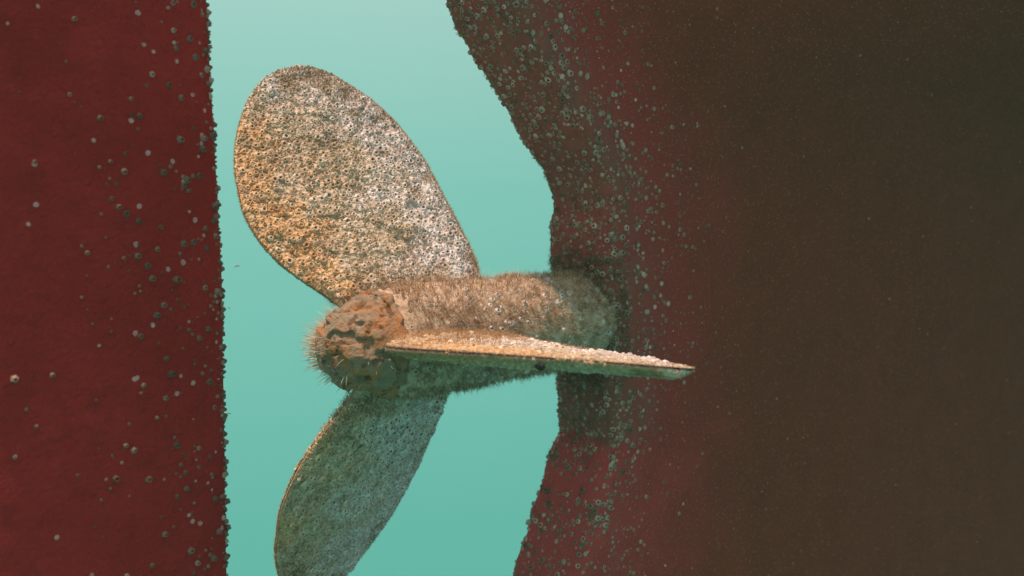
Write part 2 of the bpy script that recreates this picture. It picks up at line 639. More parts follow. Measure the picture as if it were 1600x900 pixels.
def build_hull():
    root = empty('ship_hull', W(0.4, 0, -1.5), 'dark brown and red ship hull with barnacled sternpost behind the propeller', 'ship hull')
    org = W(0.4, 0, -1.5)
    zs = np.concatenate([np.linspace(-1.5, -0.75, 14), np.linspace(-0.72, 0.80, 130), np.linspace(0.86, 1.75, 16)])
    # sternpost: aft face with rounded corners, a shallow return along both sides
    hh, rr = [], 0.028
    prof = []
    prof += [(0.070, -1.0, 0.0), (0.045, -1.0, 0.0)]
    for k in range(7):
        a = k / 6 * math.pi / 2
        prof.append((rr * (1 - math.sin(a)), -1.0, rr * (1 - math.cos(a))))
    for k in range(1, 16):
        prof.append((0.0, -1 + 2 * k / 16, None))
    for k in range(7):
        a = (1 - k / 6) * math.pi / 2
        prof.append((rr * (1 - math.sin(a)), 1.0, rr * (1 - math.cos(a))))
    prof += [(0.045, 1.0, 0.0), (0.070, 1.0, 0.0)]
    X = np.zeros((len(zs), len(prof), 3))
    s0, w = post_s(zs), post_w(zs)
    for j, (ds, t, inset) in enumerate(prof):
        if inset is None:
            hv = t * (w - rr)
        else:
            hv = np.sign(t) * (w - inset)
        X[:, j] = W(s0 + ds, hv, zs)
    # lumps of growth on the post
    Nn = grid_normals(X)
    lump = (fbm(X, 26, 4, 3) - 0.5) * 0.016 + (fbm(X, 90, 2, 9) - 0.5) * 0.005
    lump[:, :2] = 0
    lump[:, -2:] = 0
    sgn = -1.0 if (Nn[len(zs) // 2, len(prof) // 2] @ DV) > 0 else 1.0
    X = X + Nn * sgn * lump[..., None]
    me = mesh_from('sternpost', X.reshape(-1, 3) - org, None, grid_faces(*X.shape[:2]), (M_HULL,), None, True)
    set_q(me, np.broadcast_to(np.array([p[0] for p in prof]), X.shape[:2]))
    po = link('sternpost', me, root)
    po['label'] = 'slimy sternpost thick with barnacles round the shaft'
    # sides
    qs = np.concatenate([np.linspace(0.055, 0.6, 40), np.linspace(0.63, 4.2, 46)])
    for side in (1, -1):
        Q, Z = np.meshgrid(qs, zs, indexing='xy')
        B = side_b(Q - 0.055, Z)
        X = W(post_s(Z) + Q, side * (B - 0.003), Z)
        d_ = (fbm(X, 2.2, 3, 5) - 0.5) * 0.03
        X = X + HV * side * (d_ * np.clip((Q - 0.055) / 0.25, 0, 1))[..., None]
        qa = Q
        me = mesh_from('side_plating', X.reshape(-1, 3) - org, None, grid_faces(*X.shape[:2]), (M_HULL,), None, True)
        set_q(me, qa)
        o = link('side_plating', me, root)
        if side == 1:
            near = X
    # closing decks top and bottom so that no light leaks through
    for zc in (-1.5, 1.75):
        q = np.array([0.0, 0.055, 0.3, 0.7, 1.2, 2.0, 3.0, 4.2])
        b = side_b(np.maximum(q - 0.055, 0), np.full_like(q, zc))
        L_ = W(post_s(zc) + q, b, zc)
        R_ = W(post_s(zc) + q, -b, zc)
        V = np.concatenate([L_, R_]) - org
        n = len(q)
        Fq = [(i, i + 1, n + i + 1, n + i) for i in range(n - 1)]
        link('keel_plate' if zc < 0 else 'counter_plate', mesh_from('closing_plate', V, None, Fq, (M_HULL,)), root)
    X = np.stack([W(np.full(8, ss), hw * np.array([-1, -0.8, 0.8, 1, 1, 0.8, -0.8, -1]), zc + hz * np.array([-0.8, -1, -1, -0.8, 0.8, 1, 1, 0.8]))
                  for ss, hw, zc, hz in ((-0.62, 0.035, -1.02, 0.03), (-0.58, 0.06, -1.02, 0.05), (-0.2, 0.065, -1.03, 0.06), (0.30, 0.080, -1.06, 0.09))])
    link('sole_piece', mesh_from('sole_piece', X.reshape(-1, 3) - org, None, grid_faces(4, 8, False, True), (M_HULL,)), root)
    return root, org, near, zs, qs


hull_root, hull_org, hull_near, hull_zs, hull_qs = build_hull()


def on_post(u, z):
    """point and normal on the post's section, u in -1..1 from the far side round the aft face to the near side"""
    rr, w = 0.028, post_w(z)
    flat = w - rr
    arc = rr * math.pi / 2
    half = flat + arc + 0.03
    l = np.abs(u) * half
    sg = np.sign(u)
    a = np.clip((l - flat) / rr, 0, math.pi / 2)
    h = np.where(l < flat, l, flat + rr * np.sin(a))
    ds = rr * (1 - np.cos(a)) + np.clip(l - flat - arc, 0, None)
    dz_ = 0.01
    slope = (post_s(z + dz_) - post_s(z - dz_)) / (2 * dz_)
    P = W(post_s(z) + ds, sg * h, z)
    N = unit(np.cos(a)[:, None] * (-DV[None] + slope[:, None] * ZV[None]) + (np.sin(a) * sg)[:, None] * HV[None])
    lump = (fbm(P, 26, 4, 3) - 0.5) * 0.016 + (fbm(P, 90, 2, 9) - 0.5) * 0.005
    lump = np.where(ds > 0.045, 0, lump)
    return P + N * lump[:, None], N

# barnacles on the hull: thick on the post, thinning out forward
rg = np.random.default_rng(21)
HP, HN, HS = [], [], []
# aft face and near corner of the post
n = 9500
z = rg.uniform(-0.62, 0.70, n)
t = rg.uniform(-1.0, 1.0, n)
keep_p = 0.30 + 0.55 * (vnoise(np.stack([t * 0.1, z, z * 0], 1), 9, 4)) + 0.25 * ((z > -0.24) & (z < 0.12))
keep_p = np.where(z < -0.24, 0.55 * vnoise(np.stack([t * 0.03, z * 1.6, z * 0], 1), 22, 8) ** 1.5 * 2.0, keep_p)
sel = rg.uniform(0, 1, n) < keep_p
z, t = z[sel], t[sel]
P, N = on_post(t, z)
dz = 0.01
HP.append(P - N * 0.0004); HN.append(N); HS.append(0.0019 + 0.0052 * rg.uniform(0, 1, len(P)) ** 1.7)
# side planking
n = 12000
q = rg.exponential(0.095, n) + 0.0
q = np.where(rg.uniform(0, 1, n) < 0.10, rg.uniform(0, 1.8, n), q) - 0.055
z = rg.uniform(-0.8, 0.85, n)
patch = vnoise(np.stack([q, z, z * 0], 1), 11, 2)
sel = (q < 1.9) & (q > -0.055 + 0.01) & (rg.uniform(0, 1, n) < (0.25 + 0.75 * (patch > 0.48)) * np.where(z > 0.1, 0.55, 0.42))
q, z = q[sel], z[sel]
q0 = np.maximum(q, 0)
B = side_b(q0, z)
P = W(post_s(z) + q + 0.055, B - 0.003, z)
dq = 0.01
N = unit(HV[None] - ((side_b(q0 + dq, z) - side_b(q0, z)) / dq)[:, None] * DV[None] - ((side_b(q0, z + dq) - side_b(q0, z)) / dq)[:, None] * ZV[None])
dsp = (fbm(P, 2.2, 3, 5) - 0.5) * 0.03 * np.clip(q / 0.25, 0, 1)
P = P + HV * dsp[:, None] - N * 0.0005
HP.append(P); HN.append(N); HS.append((0.0012 + 0.0040 * rg.uniform(0, 1, len(P)) ** 2.2) * np.where(q > 0.3, 0.7, 1.0))
HP, HN, HS = np.concatenate(HP), np.concatenate(HN), np.concatenate(HS)
order = rg.permutation(len(HP))
HP, HN, HS = HP[order], HN[order], HS[order]
kp = thin_out(HP, HS, 0.72)
HP, HN, HS = HP[kp], HN[kp], HS[kp]


def in_view(P, m=0.02):
    p = math.radians(5.7)
    fw = P[:, 1] * math.cos(p) - P[:, 2] * math.sin(p)
    up = P[:, 1] * math.sin(p) + P[:, 2] * math.cos(p)
    x, y = P[:, 0] / fw * 34.9 / 36, up / fw * 34.9 / 36
    return (np.abs(x) < 0.5 - m) & (np.abs(y) < 0.28125 - m) & (fw > 0), fw


nf = 1500
zf = rg.uniform(-0.5, 0.68, nf)
qf = np.abs(rg.normal(0, 0.075, nf)) - 0.045
okf = rg.uniform(0, 1, nf) < np.where(zf > 0.2, 0.8, 0.45)
zf, qf = zf[okf], qf[okf]
FP = W(post_s(zf) + qf + 0.055, side_b(np.maximum(qf, 0), zf) - 0.0025, zf)
FN = np.repeat(unit(HV[None] - 0.08 * DV[None]), len(FP), 0)
tf = rg.uniform(-0.9, 0.95, 700)
zf2 = rg.uniform(-0.5, 0.68, 700)
FP2, FN2 = on_post(tf, zf2)
scatter_joined('flat_barnacle_crust', np.concatenate([FP, FP2]), np.concatenate([FN, FN2]), 0.0018 + 0.0040 * rg.uniform(0, 1, len(FP) + 700) ** 1.6, (M_SHELL_H, M_SHELL_H), hull_root, hull_org, rg, [barnacle_proto(60 + i, 10, 0.24, 0.62) for i in range(4)])
iv, fw = in_view(HP)
app = np.where(iv, HS / fw, 0)
big = np.argsort(-app)[:300]
rest = np.setdiff1d(np.arange(len(HP)), big)
single_shells(HP[big], HN[big], HS[big], (M_SHELL_H, M_MOUTH), hull_root, hull_org, rg, key='h')
scatter_joined('barnacle_crust', HP[rest], HN[rest], HS[rest], (M_SHELL_H, M_MOUTH), hull_root, hull_org, rg)


# a welded seam running down the plating just ahead of the post
zw = np.linspace(-0.09, 0.09, 60)
sw = 0.70 + 0.002 * np.sin(zw * 90) + (fbm(np.stack([zw, zw * 0, zw * 0], 1), 20, 2, 3) - 0.5) * 0.008
qw = sw - post_s(zw)
rows = []
for ds, up in ((-0.010, -0.002), (-0.005, 0.0035), (0.0, 0.005), (0.005, 0.0035), (0.010, -0.002)):
    qq = np.maximum(qw + ds - 0.055, 0)
    Pw = W(sw + ds, side_b(qq, zw) - 0.003, zw)
    rows.append(Pw + HV * ((fbm(Pw, 2.2, 3, 5) - 0.5) * 0.03 * np.clip(qq / 0.25, 0, 1) + up * (0.7 + 0.6 * vnoise(Pw, 120, 4)))[:, None])
me = mesh_from('weld_seam', np.stack(rows, 1).reshape(-1, 3) - hull_org, None, grid_faces(60, 5), (M_HULL,), None, True)
set_q(me, np.repeat(qw[:, None], 5, 1))
link('weld_seam', me, hull_root)


# ------------------------------------------------------------------ rudder
RUD_ORG = W(-0.45, 0, -0.95)
rudder = empty('rudder', RUD_ORG, 'dull red painted rudder with scattered barnacles along its edge at left', 'rudder')
rzs = np.linspace(-0.95, 0.60, 150)


def rud_edge(z):
    return np.interp(z, [-0.95, -0.334, -0.187, -0.041, 0.102, 0.242, 0.379, 0.514, 0.62], [-0.315, -0.315, -0.312, -0.311, -0.309, -0.310, -0.316, -0.319, -0.322])


def rud_half(x):
    """half thickness at distance x behind the leading edge, streamlined"""
    return 0.052 * np.sqrt(np.clip(x / 0.16, 0, 1)) * (1.35 - 0.35 * np.clip(x / 0.16, 0, 1)) * np.where(x > 0.30, 1 - (x - 0.30) / 0.85, 1) + 0.004 * np.clip(x / 0.01, 0, 1)


def build_rudder():
    xs = np.concatenate([0.16 * (np.linspace(0, 1, 22) ** 2), np.linspace(0.175, 0.72, 60)])
    prof = [(x, -1) for x in xs[::-1]] + [(x, 1) for x in xs[1:]]
    X = np.zeros((len(rzs), len(prof), 3))
    for j, (x, sd) in enumerate(prof):
        X[:, j] = W(rud_edge(rzs) - x, sd * rud_half(np.array(x)), rzs)
    Nn = grid_normals(X)
    sg = 1.0 if Nn[75, -30] @ HV > 0 else -1.0
    X = X + Nn * sg * ((fbm(X, 40, 3, 6) - 0.5) * 0.0022 + (fbm(X, 7, 2, 16) - 0.5) * 0.003)[..., None]
    V = (X.reshape(-1, 3) - RUD_ORG)
    F = grid_faces(*X.shape[:2])
    nv = X.shape[1]
    me = mesh_from('rudder_blade', V, None, F, (M_RUDDER,), None, True)
    link('rudder_blade', me, rudder)
    # end plates top and bottom, tail closed by its own edge
    for k, zc in ((0, -0.95), (len(rzs) - 1, 0.60)):
        ring = X[k]
        m = nv // 2
        Vp = np.concatenate([ring[:m + 1], ring[m:][::-1][:m + 1]])
        n1 = m + 1
        Fq = [(i, i + 1, n1 + i + 1, n1 + i) for i in range(m)]
        link('end_plate', mesh_from('end_plate', Vp - RUD_ORG, None, Fq, (M_RUDDER,)), rudder)
    # stock rising into the counter
    ang = np.linspace(0, 2 * math.pi, 20, endpoint=False)
    Zs = np.array([0.58, 0.62, 0.70, 0.78])
    Rr = np.array([0.045, 0.033, 0.033, 0.012])
    X = np.stack([W(-0.47 + Rr[k] * np.cos(ang), Rr[k] * np.sin(ang), Zs[k]) for k in range(4)])
    link('rudder_stock', mesh_from('rudder_stock', X.reshape(-1, 3) - RUD_ORG, None, grid_faces(4, 20, False, True), (M_RUDDER,), None, True), rudder)


build_rudder()


def on_rudder(x, z, side=1):
    P = W(rud_edge(z) - x, side * rud_half(x), z)
    e = 0.004
    sl = (rud_half(x + e) - rud_half(np.maximum(x - e, 0))) / (e + np.minimum(x, e))
    N = unit(side * HV[None] + sl[:, None] * DV[None])
    P = P + N * ((fbm(P, 7, 2, 16) - 0.5) * 0.003)[:, None]
    return P, N


rg = np.random.default_rng(5)
n = 150
x1 = rg.exponential(0.055, n) + 0.012
z1 = rg.uniform(-0.36, 0.56, n)
cx, cz = rg.uniform(0.03, 0.20, 26), rg.uniform(-0.34, 0.54, 26)
k = rg.integers(0, 26, 110)
x2 = np.abs(cx[k] + rg.normal(0, 0.013, 110))
z2 = cz[k] + rg.normal(0, 0.014, 110)
x3 = rg.uniform(0.02, 0.34, 60)
z3 = rg.uniform(-0.34, 0.54, 60)
x = np.concatenate([x1, x2, x3]); z = np.concatenate([z1, z2, z3])
P, N = on_rudder(x, z)
# leading edge itself, where they stand out against the water
n = 420
xe = np.abs(rg.normal(0, 0.007, n))
ze = rg.uniform(-0.40, 0.56, n)
Pe, Ne = on_rudder(xe, ze, np.where(rg.uniform(0, 1, n) < 0.45, 1, -1)[:, None] if False else 1)
Ne = unit(Ne + rg.normal(0, 0.25, Ne.shape))
Pf, Nf = on_rudder(np.abs(rg.normal(0, 0.008, 260)), rg.uniform(-0.40, 0.56, 260), -1)
P = np.concatenate([P, Pe, Pf]); N = np.concatenate([N, Ne, Nf])
S = 0.0015 + 0.0042 * rg.uniform(0, 1, len(P)) ** 1.7
kp = thin_out(P, S, 0.8)
P, N, S = P[kp], N[kp], S[kp]
iv, fw = in_view(P, 0.0)
app = np.where(iv, S / fw, 0)
big = np.argsort(-app)[:290]
rest = np.setdiff1d(np.arange(len(P)), big)
single_shells(P[big], N[big], S[big], (M_SHELL_R, M_MOUTH), rudder, RUD_ORG, rg, key='r', protos=TALL)
if len(rest):
    scatter_joined('barnacle_crust', P[rest], N[rest], S[rest], (M_SHELL_R, M_MOUTH), rudder, RUD_ORG, rg, TALL)
# bare base plates left by lost shells
xs_ = np.concatenate([rg.exponential(0.07, 45) + 0.015, rg.uniform(0.02, 0.34, 25)])
P, N = on_rudder(xs_, rg.uniform(-0.34, 0.54, 70))
single_shells(P + N * 0.0004, N, rg.uniform(0.002, 0.0045, 70), (M_SCAR, M_SCAR), rudder, RUD_ORG, rg, name='bare_shell_base', protos=[SCAR], key='s')


# ------------------------------------------------------------------ propeller
prop = empty('propeller', P0, 'three-bladed ship propeller crusted with barnacles and brown weed', 'propeller')


def rough_revolve(name, prof, mat, amp, fs, seed, parent, nang=120, extra=None):
    ss = np.array([p[0] for p in prof])
    rr_ = np.array([p[1] for p in prof])
    # resample by arc length
    dl = np.concatenate([[0], np.cumsum(np.hypot(np.diff(ss), np.diff(rr_)))])
    m = max(8, int(dl[-1] / 0.0025))
    l = np.linspace(0, dl[-1], m)
    ss, rr_ = np.interp(l, dl, ss), np.interp(l, dl, rr_)
    ang = np.linspace(0, 2 * math.pi, nang, endpoint=False)
    X = W(ss[:, None] + 0 * ang, rr_[:, None] * np.cos(ang), rr_[:, None] * np.sin(ang))
    tang = np.gradient(np.stack([ss, rr_], 1), axis=0)
    nn = np.stack([-tang[:, 1], tang[:, 0]], 1)
    nn /= np.maximum(np.linalg.norm(nn, axis=1, keepdims=True), 1e-9)
    Nv = unit(nn[:, 0, None, None] * DV + nn[:, 1, None, None] * (np.cos(ang)[None, :, None] * HV + np.sin(ang)[None, :, None] * ZV))
    if np.mean(nn[:, 1]) < 0:
        Nv = -Nv
    disp = (fbm(X, fs, 4, seed) - 0.5) * 2 * amp
    if extra is not None:
        disp = disp + extra(X, Nv)
    X = X + Nv * disp[..., None]
    me = mesh_from(name, X.reshape(-1, 3) - P0, None, grid_faces(m, nang, False, True), (mat,), None, True)
    return link(name, me, parent), X, Nv


# boss carrying the blades
boss, BX, BN = rough_revolve('boss', [(-0.040, 0.055), (-0.040, 0.074), (-0.036, 0.080), (0.0, 0.088), (0.10, 0.091), (0.17, 0.090), (0.175, 0.086)], M_BOSS, 0.006, 40, 2, prop)
boss['label'] = 'propeller boss hidden under shaggy brown weed'
# shaft and stern tube running into the post
shaft, SX, SN = rough_revolve('shaft', [(0.172, 0.088), (0.30, 0.087), (0.36, 0.084), (0.40, 0.082), (0.435, 0.082)], M_BOSS, 0.006, 40, 12, prop)
shaft['label'] = 'propeller shaft furred with olive brown weed'


# cap nut at the aft end, with flaking rust, pits and a keeper hole
def cap_extra(X, Nv):
    plates = fbm(X, 30, 2, 31)
    step = np.clip((plates - 0.47) * 18, 0, 1) * 0.0065 + np.clip((fbm(X, 95, 2, 53) - 0.5) * 14, 0, 1) * 0.0016
    pit = np.clip((fbm(X, 48, 2, 77) - 0.60) * 14, 0, 1) * -0.006
    hole_c = W(-0.083, 0.012, 0.074)
    r = np.linalg.norm(X - hole_c, axis=-1)
    hole = -0.020 * np.clip(1 - (r / 0.0115) ** 4, 0, 1)
    return step + pit + hole


cap, CX, CN = rough_revolve('hub_cap', [(-0.038, 0.0795), (-0.043, 0.0805), (-0.048, 0.079), (-0.050, 0.0745), (-0.060, 0.0735), (-0.085, 0.069), (-0.105, 0.060), (-0.122, 0.046), (-0.131, 0.030), (-0.135, 0.012), (-0.1355, 0.0005)],
                            M_CAP, 0.0022, 60, 8, prop, 260, cap_extra)
cap['label'] = 'rounded rust-orange hub cap with flaking pitted surface'

# blades
OUT_R = np.array([0.055, 0.095, 0.135, 0.17, 0.205, 0.243, 0.282, 0.323, 0.362, 0.415, 0.462, 0.50, 0.53, 0.548, 0.5535])
OUT_R = np.where(OUT_R > 0.5, OUT_R + 0.003, OUT_R)
OUT_A = np.array([-0.068, -0.090, -0.123, -0.148, -0.165, -0.176, -0.180, -0.176, -0.170, -0.153, -0.130, -0.105, -0.074, -0.042, -0.004])
OUT_B = np.array([0.172, 0.186, 0.188, 0.186, 0.183, 0.179, 0.175, 0.171, 0.162, 0.145, 0.121, 0.092, 0.059, 0.031, 0.006])


def smooth_outline():
    """Catmull-Rom curve up the aft edge, round the tip and down the forward edge"""
    pts = np.concatenate([np.stack([OUT_R[:-1], OUT_A[:-1]], 1), [[0.5565, 0.001]], np.stack([OUT_R[:-1], OUT_B[:-1]], 1)[::-1]])
    n_, out = len(pts), []
    for i in range(n_ - 1):
        p0, p1, p2, p3 = pts[max(i - 1, 0)], pts[i], pts[i + 1], pts[min(i + 2, n_ - 1)]
        for u in np.arange(0, 1, 0.1):
            out.append(0.5 * (2 * p1 + (p2 - p0) * u + (2 * p0 - 5 * p1 + 4 * p2 - p3) * u ** 2 + (3 * p1 - p0 - 3 * p2 + p3) * u ** 3))
    out = np.array(out + [pts[-1]])
    k = int(out[:, 0].argmax())
    tip = out[k, 0]
    rr = np.concatenate([np.linspace(0.055, 0.5, 60, endpoint=False), 0.5 + (tip - 0.5) * np.sin(np.linspace(0, 1, 40) * math.pi / 2)])
    A_, B_ = out[:k + 1], out[k:][::-1]
    return rr * 0.5565 / tip, np.interp(rr, A_[:, 0], A_[:, 1]), np.interp(rr, B_[:, 0], B_[:, 1])


OUT_R, OUT_A, OUT_B = smooth_outline()
PITCH = 103.0


def clump(X, seed):
    """height of the lumpy crust"""
    return ((fbm(X, 30, 2, 40 + seed) - 0.38) * 0.019 + (fbm(X, 85, 2, 70 + seed) - 0.4) * 0.007) * (0.5 if seed == 3 else 1.0)


class Blade:
    def __init__(self, theta, seed, label, pitch=PITCH, grow=1.0, twist=5.0):
        self.seed, self.pitch, self.grow, self.twist = seed, pitch, grow, twist
        th = math.radians(theta)
        self.r = math.cos(th) * HV + math.sin(th) * ZV
        self.t = -math.sin(th) * HV + math.cos(th) * ZV
        self.label = label

    def surf(self, r, x, side, thick=True):
        """r radius, x -1 aft edge .. 1 forward edge, side +1/-1"""
        r = np.asarray(r, float); x = np.asarray(x, float)
        a, b = np.interp(r, OUT_R, OUT_A), np.interp(r, OUT_R, OUT_B)
        c = (a + b) / 2 + x * (b - a) / 2
        ph = np.radians(self.pitch + (r - 0.28) * self.twist)
        cv = np.sin(ph)[..., None] * DV + np.cos(ph)[..., None] * self.t
        nv = np.cross(self.r, cv)
        th = (0.020 * np.clip(1 - r / 0.60, 0, 1) ** 1.25 + 0.001) * np.clip(1 - x ** 2, 0, 1) ** 0.6 + 0.0016
        camber = 0.010 * (1 - x ** 2) * (r / 0.4)
        off = side * (th if thick else 0)
        return P0 + (r * self.grow)[..., None] * self.r + c[..., None] * cv + (off - camber * 0.6)[..., None] * nv, nv * np.asarray(side, float)[..., None] if np.ndim(side) else nv * side


blades = [Blade(123.6, 1, 'upright sunlit blade coated in grey and orange barnacles'),
          Blade(243.6, 2, 'lower blade hanging in green shade with one sunlit edge'),
          Blade(3.2, 3, 'blade pointing at the camera, seen nearly edge on', 97.5, 1.03, 8.0)]

blade_objs = []
for bl in blades:
    nu, nvv = 150, 110
    u = np.linspace(0, 1, nu)
    rv = 0.055 + (0.5565 - 0.055) * (1 - (1 - u) ** 1.6)
    xv = np.sin(np.linspace(-math.pi / 2, math.pi / 2, nvv))
    Rr, Xx = np.meshgrid(rv, xv, indexing='ij')
    Vs, Fs, off = [], [], 0
    for side in (1, -1):
        X, N = bl.surf(Rr, Xx, side)
        fade = np.clip((1 - np.abs(Xx)) * 8, 0, 1) * np.clip((0.5565 - Rr) * 40, 0, 1)
        X = X + N * (clump(X, bl.seed) * fade)[..., None]
        F = grid_faces(nu, nvv)
        if side == -1:
            F = F[:, ::-1]
        Vs.append(X.reshape(-1, 3)); Fs.append(F + off); off += nu * nvv
    # rim joining both faces
    i0 = np.concatenate([np.arange(nu) * nvv, (nu - 1) * nvv + np.arange(1, nvv), (np.arange(nu)[::-1][1:]) * nvv + nvv - 1])
    rim = np.stack([i0[:-1], i0[1:], i0[1:] + nu * nvv, i0[:-1] + nu * nvv], 1)
    Q = np.concatenate(Fs + [rim])
    mi = np.concatenate([np.zeros(2 * (nu - 1) * (nvv - 1), int), np.ones(len(rim), int)])
    me = mesh_from('blade', np.concatenate(Vs) - P0, None, Q, (M_CRUST, M_EDGE if bl.seed == 3 else M_RIM), mi, True)
    o = link('blade', me, prop)
    o['label'] = bl.label
    blade_objs.append(o)

# shells on the blades
rg = np.random.default_rng(99)
counts = ((6500, 900), (1300, 4200), (2600, 2000))          # (facing +n, facing -n)
cand = []
for bi, bl in enumerate(blades):
    for side, cnt in ((-1, counts[bi][0]), (1, counts[bi][1])) if bi == 0 else ((1, counts[bi][1]), (-1, counts[bi][0])):
        r = 0.09 + (0.552 - 0.09) * rg.uniform(0, 1, cnt) ** 0.85
        x = rg.uniform(-0.985, 0.985, cnt)
        P, N = bl.surf(r, x, side)
        bare = vnoise(P, 14, 3 + bi)
        S = (0.0023 + 0.0056 * rg.uniform(0, 1, cnt) ** 1.9) * (0.75 + 0.5 * vnoise(P, 9, 23)) * np.where(np.abs(x) > 0.93, 0.75, 1) * np.interp(r, [0.36, 0.55], [1.0, 0.5 if bi == 2 else 0.7]) * ((0.72 if side == 1 else 0.55) if bi == 2 else 1.0)
        N = unit(N + rg.normal(0, 0.16, N.shape))
        ok = rg.uniform(0, 1, cnt) < np.where(bare < 0.3, 0.5, 1.0)
        fade = np.clip((1 - np.abs(x)) * 8, 0, 1) * np.clip((0.5565 - r) * 40, 0, 1)
        P = P + bl.surf(r, x, side)[1] * (clump(P, bl.seed) * fade)[:, None]
        P, N, S = P[ok] + N[ok] * 0.0004, N[ok], S[ok]
        od = np.argsort(-S + rg.normal(0, 0.0012, len(S)))
        P, N, S = P[od], N[od], S[od]
        kp = thin_out(P, S, 0.66)
        vis = (unit(-P[kp]) * N[kp]).sum(1) > 0.02
        cand.append((bi, P[kp], N[kp], S[kp], vis))
for bi, bl in enumerate(blades):
    cnt = (260, 420, 120)[bi]
    r = rg.uniform(0.10, 0.52, cnt)
    P, N = bl.surf(r, np.full(cnt, -0.99), np.where(rg.uniform(0, 1, cnt) < 0.5, 1.0, -1.0))
    mid, _ = bl.surf(r, np.full(cnt, -0.6), 1.0)
    N = unit(unit(P - mid) + 0.5 * N + rg.normal(0, 0.3, N.shape))
    S = rg.uniform(0.0014, 0.0036, cnt) * (0.5 + vnoise(P, 25, 91))
    cand.append((bi, P, N, S, np.zeros(cnt, bool)))
ALLP = np.concatenate([c[1] for c in cand]); ALLN = np.concatenate([c[2] for c in cand]); ALLS = np.concatenate([c[3] for c in cand])
ALLB = np.concatenate([np.full(len(c[1]), c[0]) for c in cand]); VIS = np.concatenate([c[4] for c in cand])
iv, fw = in_view(ALLP)
app = np.where(iv & VIS, ALLS / fw, 0)
big = np.zeros(len(ALLP), bool)
big[np.argsort(-app)[:300]] = True
for bi in range(3):
    m = (ALLB == bi) & big
    single_shells(ALLP[m], ALLN[m], ALLS[m], (M_SHELL_B, M_MOUTH_B), blade_objs[bi], P0, rg, key='p', protos=LOW)
    m = (ALLB == bi) & ~big
    scatter_joined('barnacle_crust', ALLP[m], ALLN[m], ALLS[m], (M_SHELL_B, M_MOUTH_B), blade_objs[bi], P0, rg, LOW)

# ---- weed on the blades: turf patches, and fringes along the rims
for bi, bl in enumerate(blades):
    Ps, Ns, Ls = [], [], []
    for side in (1, -1):
        n = 15000
        r = rg.uniform(0.085, 0.552, n)
        x = rg.uniform(-0.99, 0.99, n)
        P, N = bl.surf(r, x, side)
        dens = np.clip((fbm(P, 16, 3, 60 + bi) - 0.47) * 7, 0, 1) * 0.6 + 0.45 * np.clip((0.20 - r) * 9, 0, 1)
        dens += np.clip((x - 0.66) * 4, 0, 1) * 0.6 + 0.25 * np.clip((r - 0.40) * 8, 0, 1)
        ok = rg.uniform(0, 1, n) < dens
        Ps.append(P[ok]); Ns.append(N[ok])
        Ls.append(rg.uniform(0.004, 0.009, ok.sum()) + 0.006 * np.clip((0.17 - r[ok]) * 12, 0, 1))
    P, N, L = np.concatenate(Ps), np.concatenate(Ns), np.concatenate(Ls)
    if bi == 2:
        L = L * np.interp((P - P0) @ bl.r, [0.2, 0.55], [1.0, 0.25])
    fur('weed_turf', P, N, L, rg.uniform(0.00030, 0.0006, len(P)), M_FUR_O if bi == 2 else M_FUR, blade_objs[bi], P0, rg, 0.45, 0.1)
    # rim fringe
    n = 5200
    r = np.concatenate([rg.uniform(0.09, 0.552, n), 0.552 - np.abs(rg.normal(0, 0.006, 700))])
    e = np.concatenate([np.where(rg.uniform(0, 1, n) < 0.62, 0.995, -0.995), rg.uniform(-0.9, 0.9, 700)])
    P, N = bl.surf(r, e, np.where(rg.uniform(0, 1, len(r)) < 0.5, 1.0, -1.0))
    mid, _ = bl.surf(np.minimum(r, 0.50) - 0.03, e * 0.6, 1.0)
    outw = unit(P - mid)
    L = rg.uniform(0.002, 0.006, len(r)) * np.where(e > 0, np.interp(r, [0.09, 0.2, 0.35, 0.55], [1.9, 1.5, 1.0, 0.6]), 0.8)
    fur('rim_fringe', P, outw, L, rg.uniform(0.00025, 0.00045, len(r)), M_FUR_O if bi == 0 else M_FUR, blade_objs[bi], P0, rg, 0.35)


# ---- weed on boss, shaft and cap
def sample_rev(X, N, n):
    a, b = rg.integers(0, X.shape[0] - 1, n), rg.integers(0, X.shape[1], n)
    b2 = (b + 1) % X.shape[1]
    u_, v_ = rg.uniform(0, 1, n)[:, None], rg.uniform(0, 1, n)[:, None]
    P = X[a, b] * (1 - u_) * (1 - v_) + X[a + 1, b] * u_ * (1 - v_) + X[a, b2] * (1 - u_) * v_ + X[a + 1, b2] * u_ * v_
    return P, N[a, b]


for X, N, n, par, mt in ((BX, BN, 13000, boss, M_FUR), (SX, SN, 14000, shaft, M_FUR)):
    P, Nn = sample_rev(X, N, n)
    s_ = (P - P0) @ DV
    ok = (s_ > -0.022) & (rg.uniform(0, 1, len(P)) < 0.25 + 1.4 * np.clip(fbm(P, 38, 3, 71) - 0.35, 0, 1) * 2)
    P, Nn = P[ok], Nn[ok]
    L = rg.uniform(0.006, 0.017, len(P)) * (0.7 + 0.6 * vnoise(P, 30, 5))
    fur('weed_turf', P, Nn, L, rg.uniform(0.0003, 0.0006, len(P)), mt, par, P0, rg, 0.4)
for X, N, n, par in ((BX, BN, 900, boss), (SX, SN, 900, shaft)):
    P, Nn = sample_rev(X, N, n)
    ok = (P - P0) @ DV > -0.02
    P, Nn = P[ok], Nn[ok]
    fur('weed_wisps', P, Nn, rg.uniform(0.014, 0.028, len(P)), rg.uniform(0.00022, 0.0004, len(P)), M_FUR_P, par, P0, rg, 0.35)
for X, N, n, par in ((BX, BN, 330, boss), (SX, SN, 260, shaft)):
    P, Nn = sample_rev(X, N, n)
    scatter_joined('barnacle_crust', P, Nn, rg.uniform(0.003, 0.0065, n), (M_SHELL_B, M_MOUTH_B), par, P0, rg)
P, Nn = sample_rev(CX, CN, 16000)
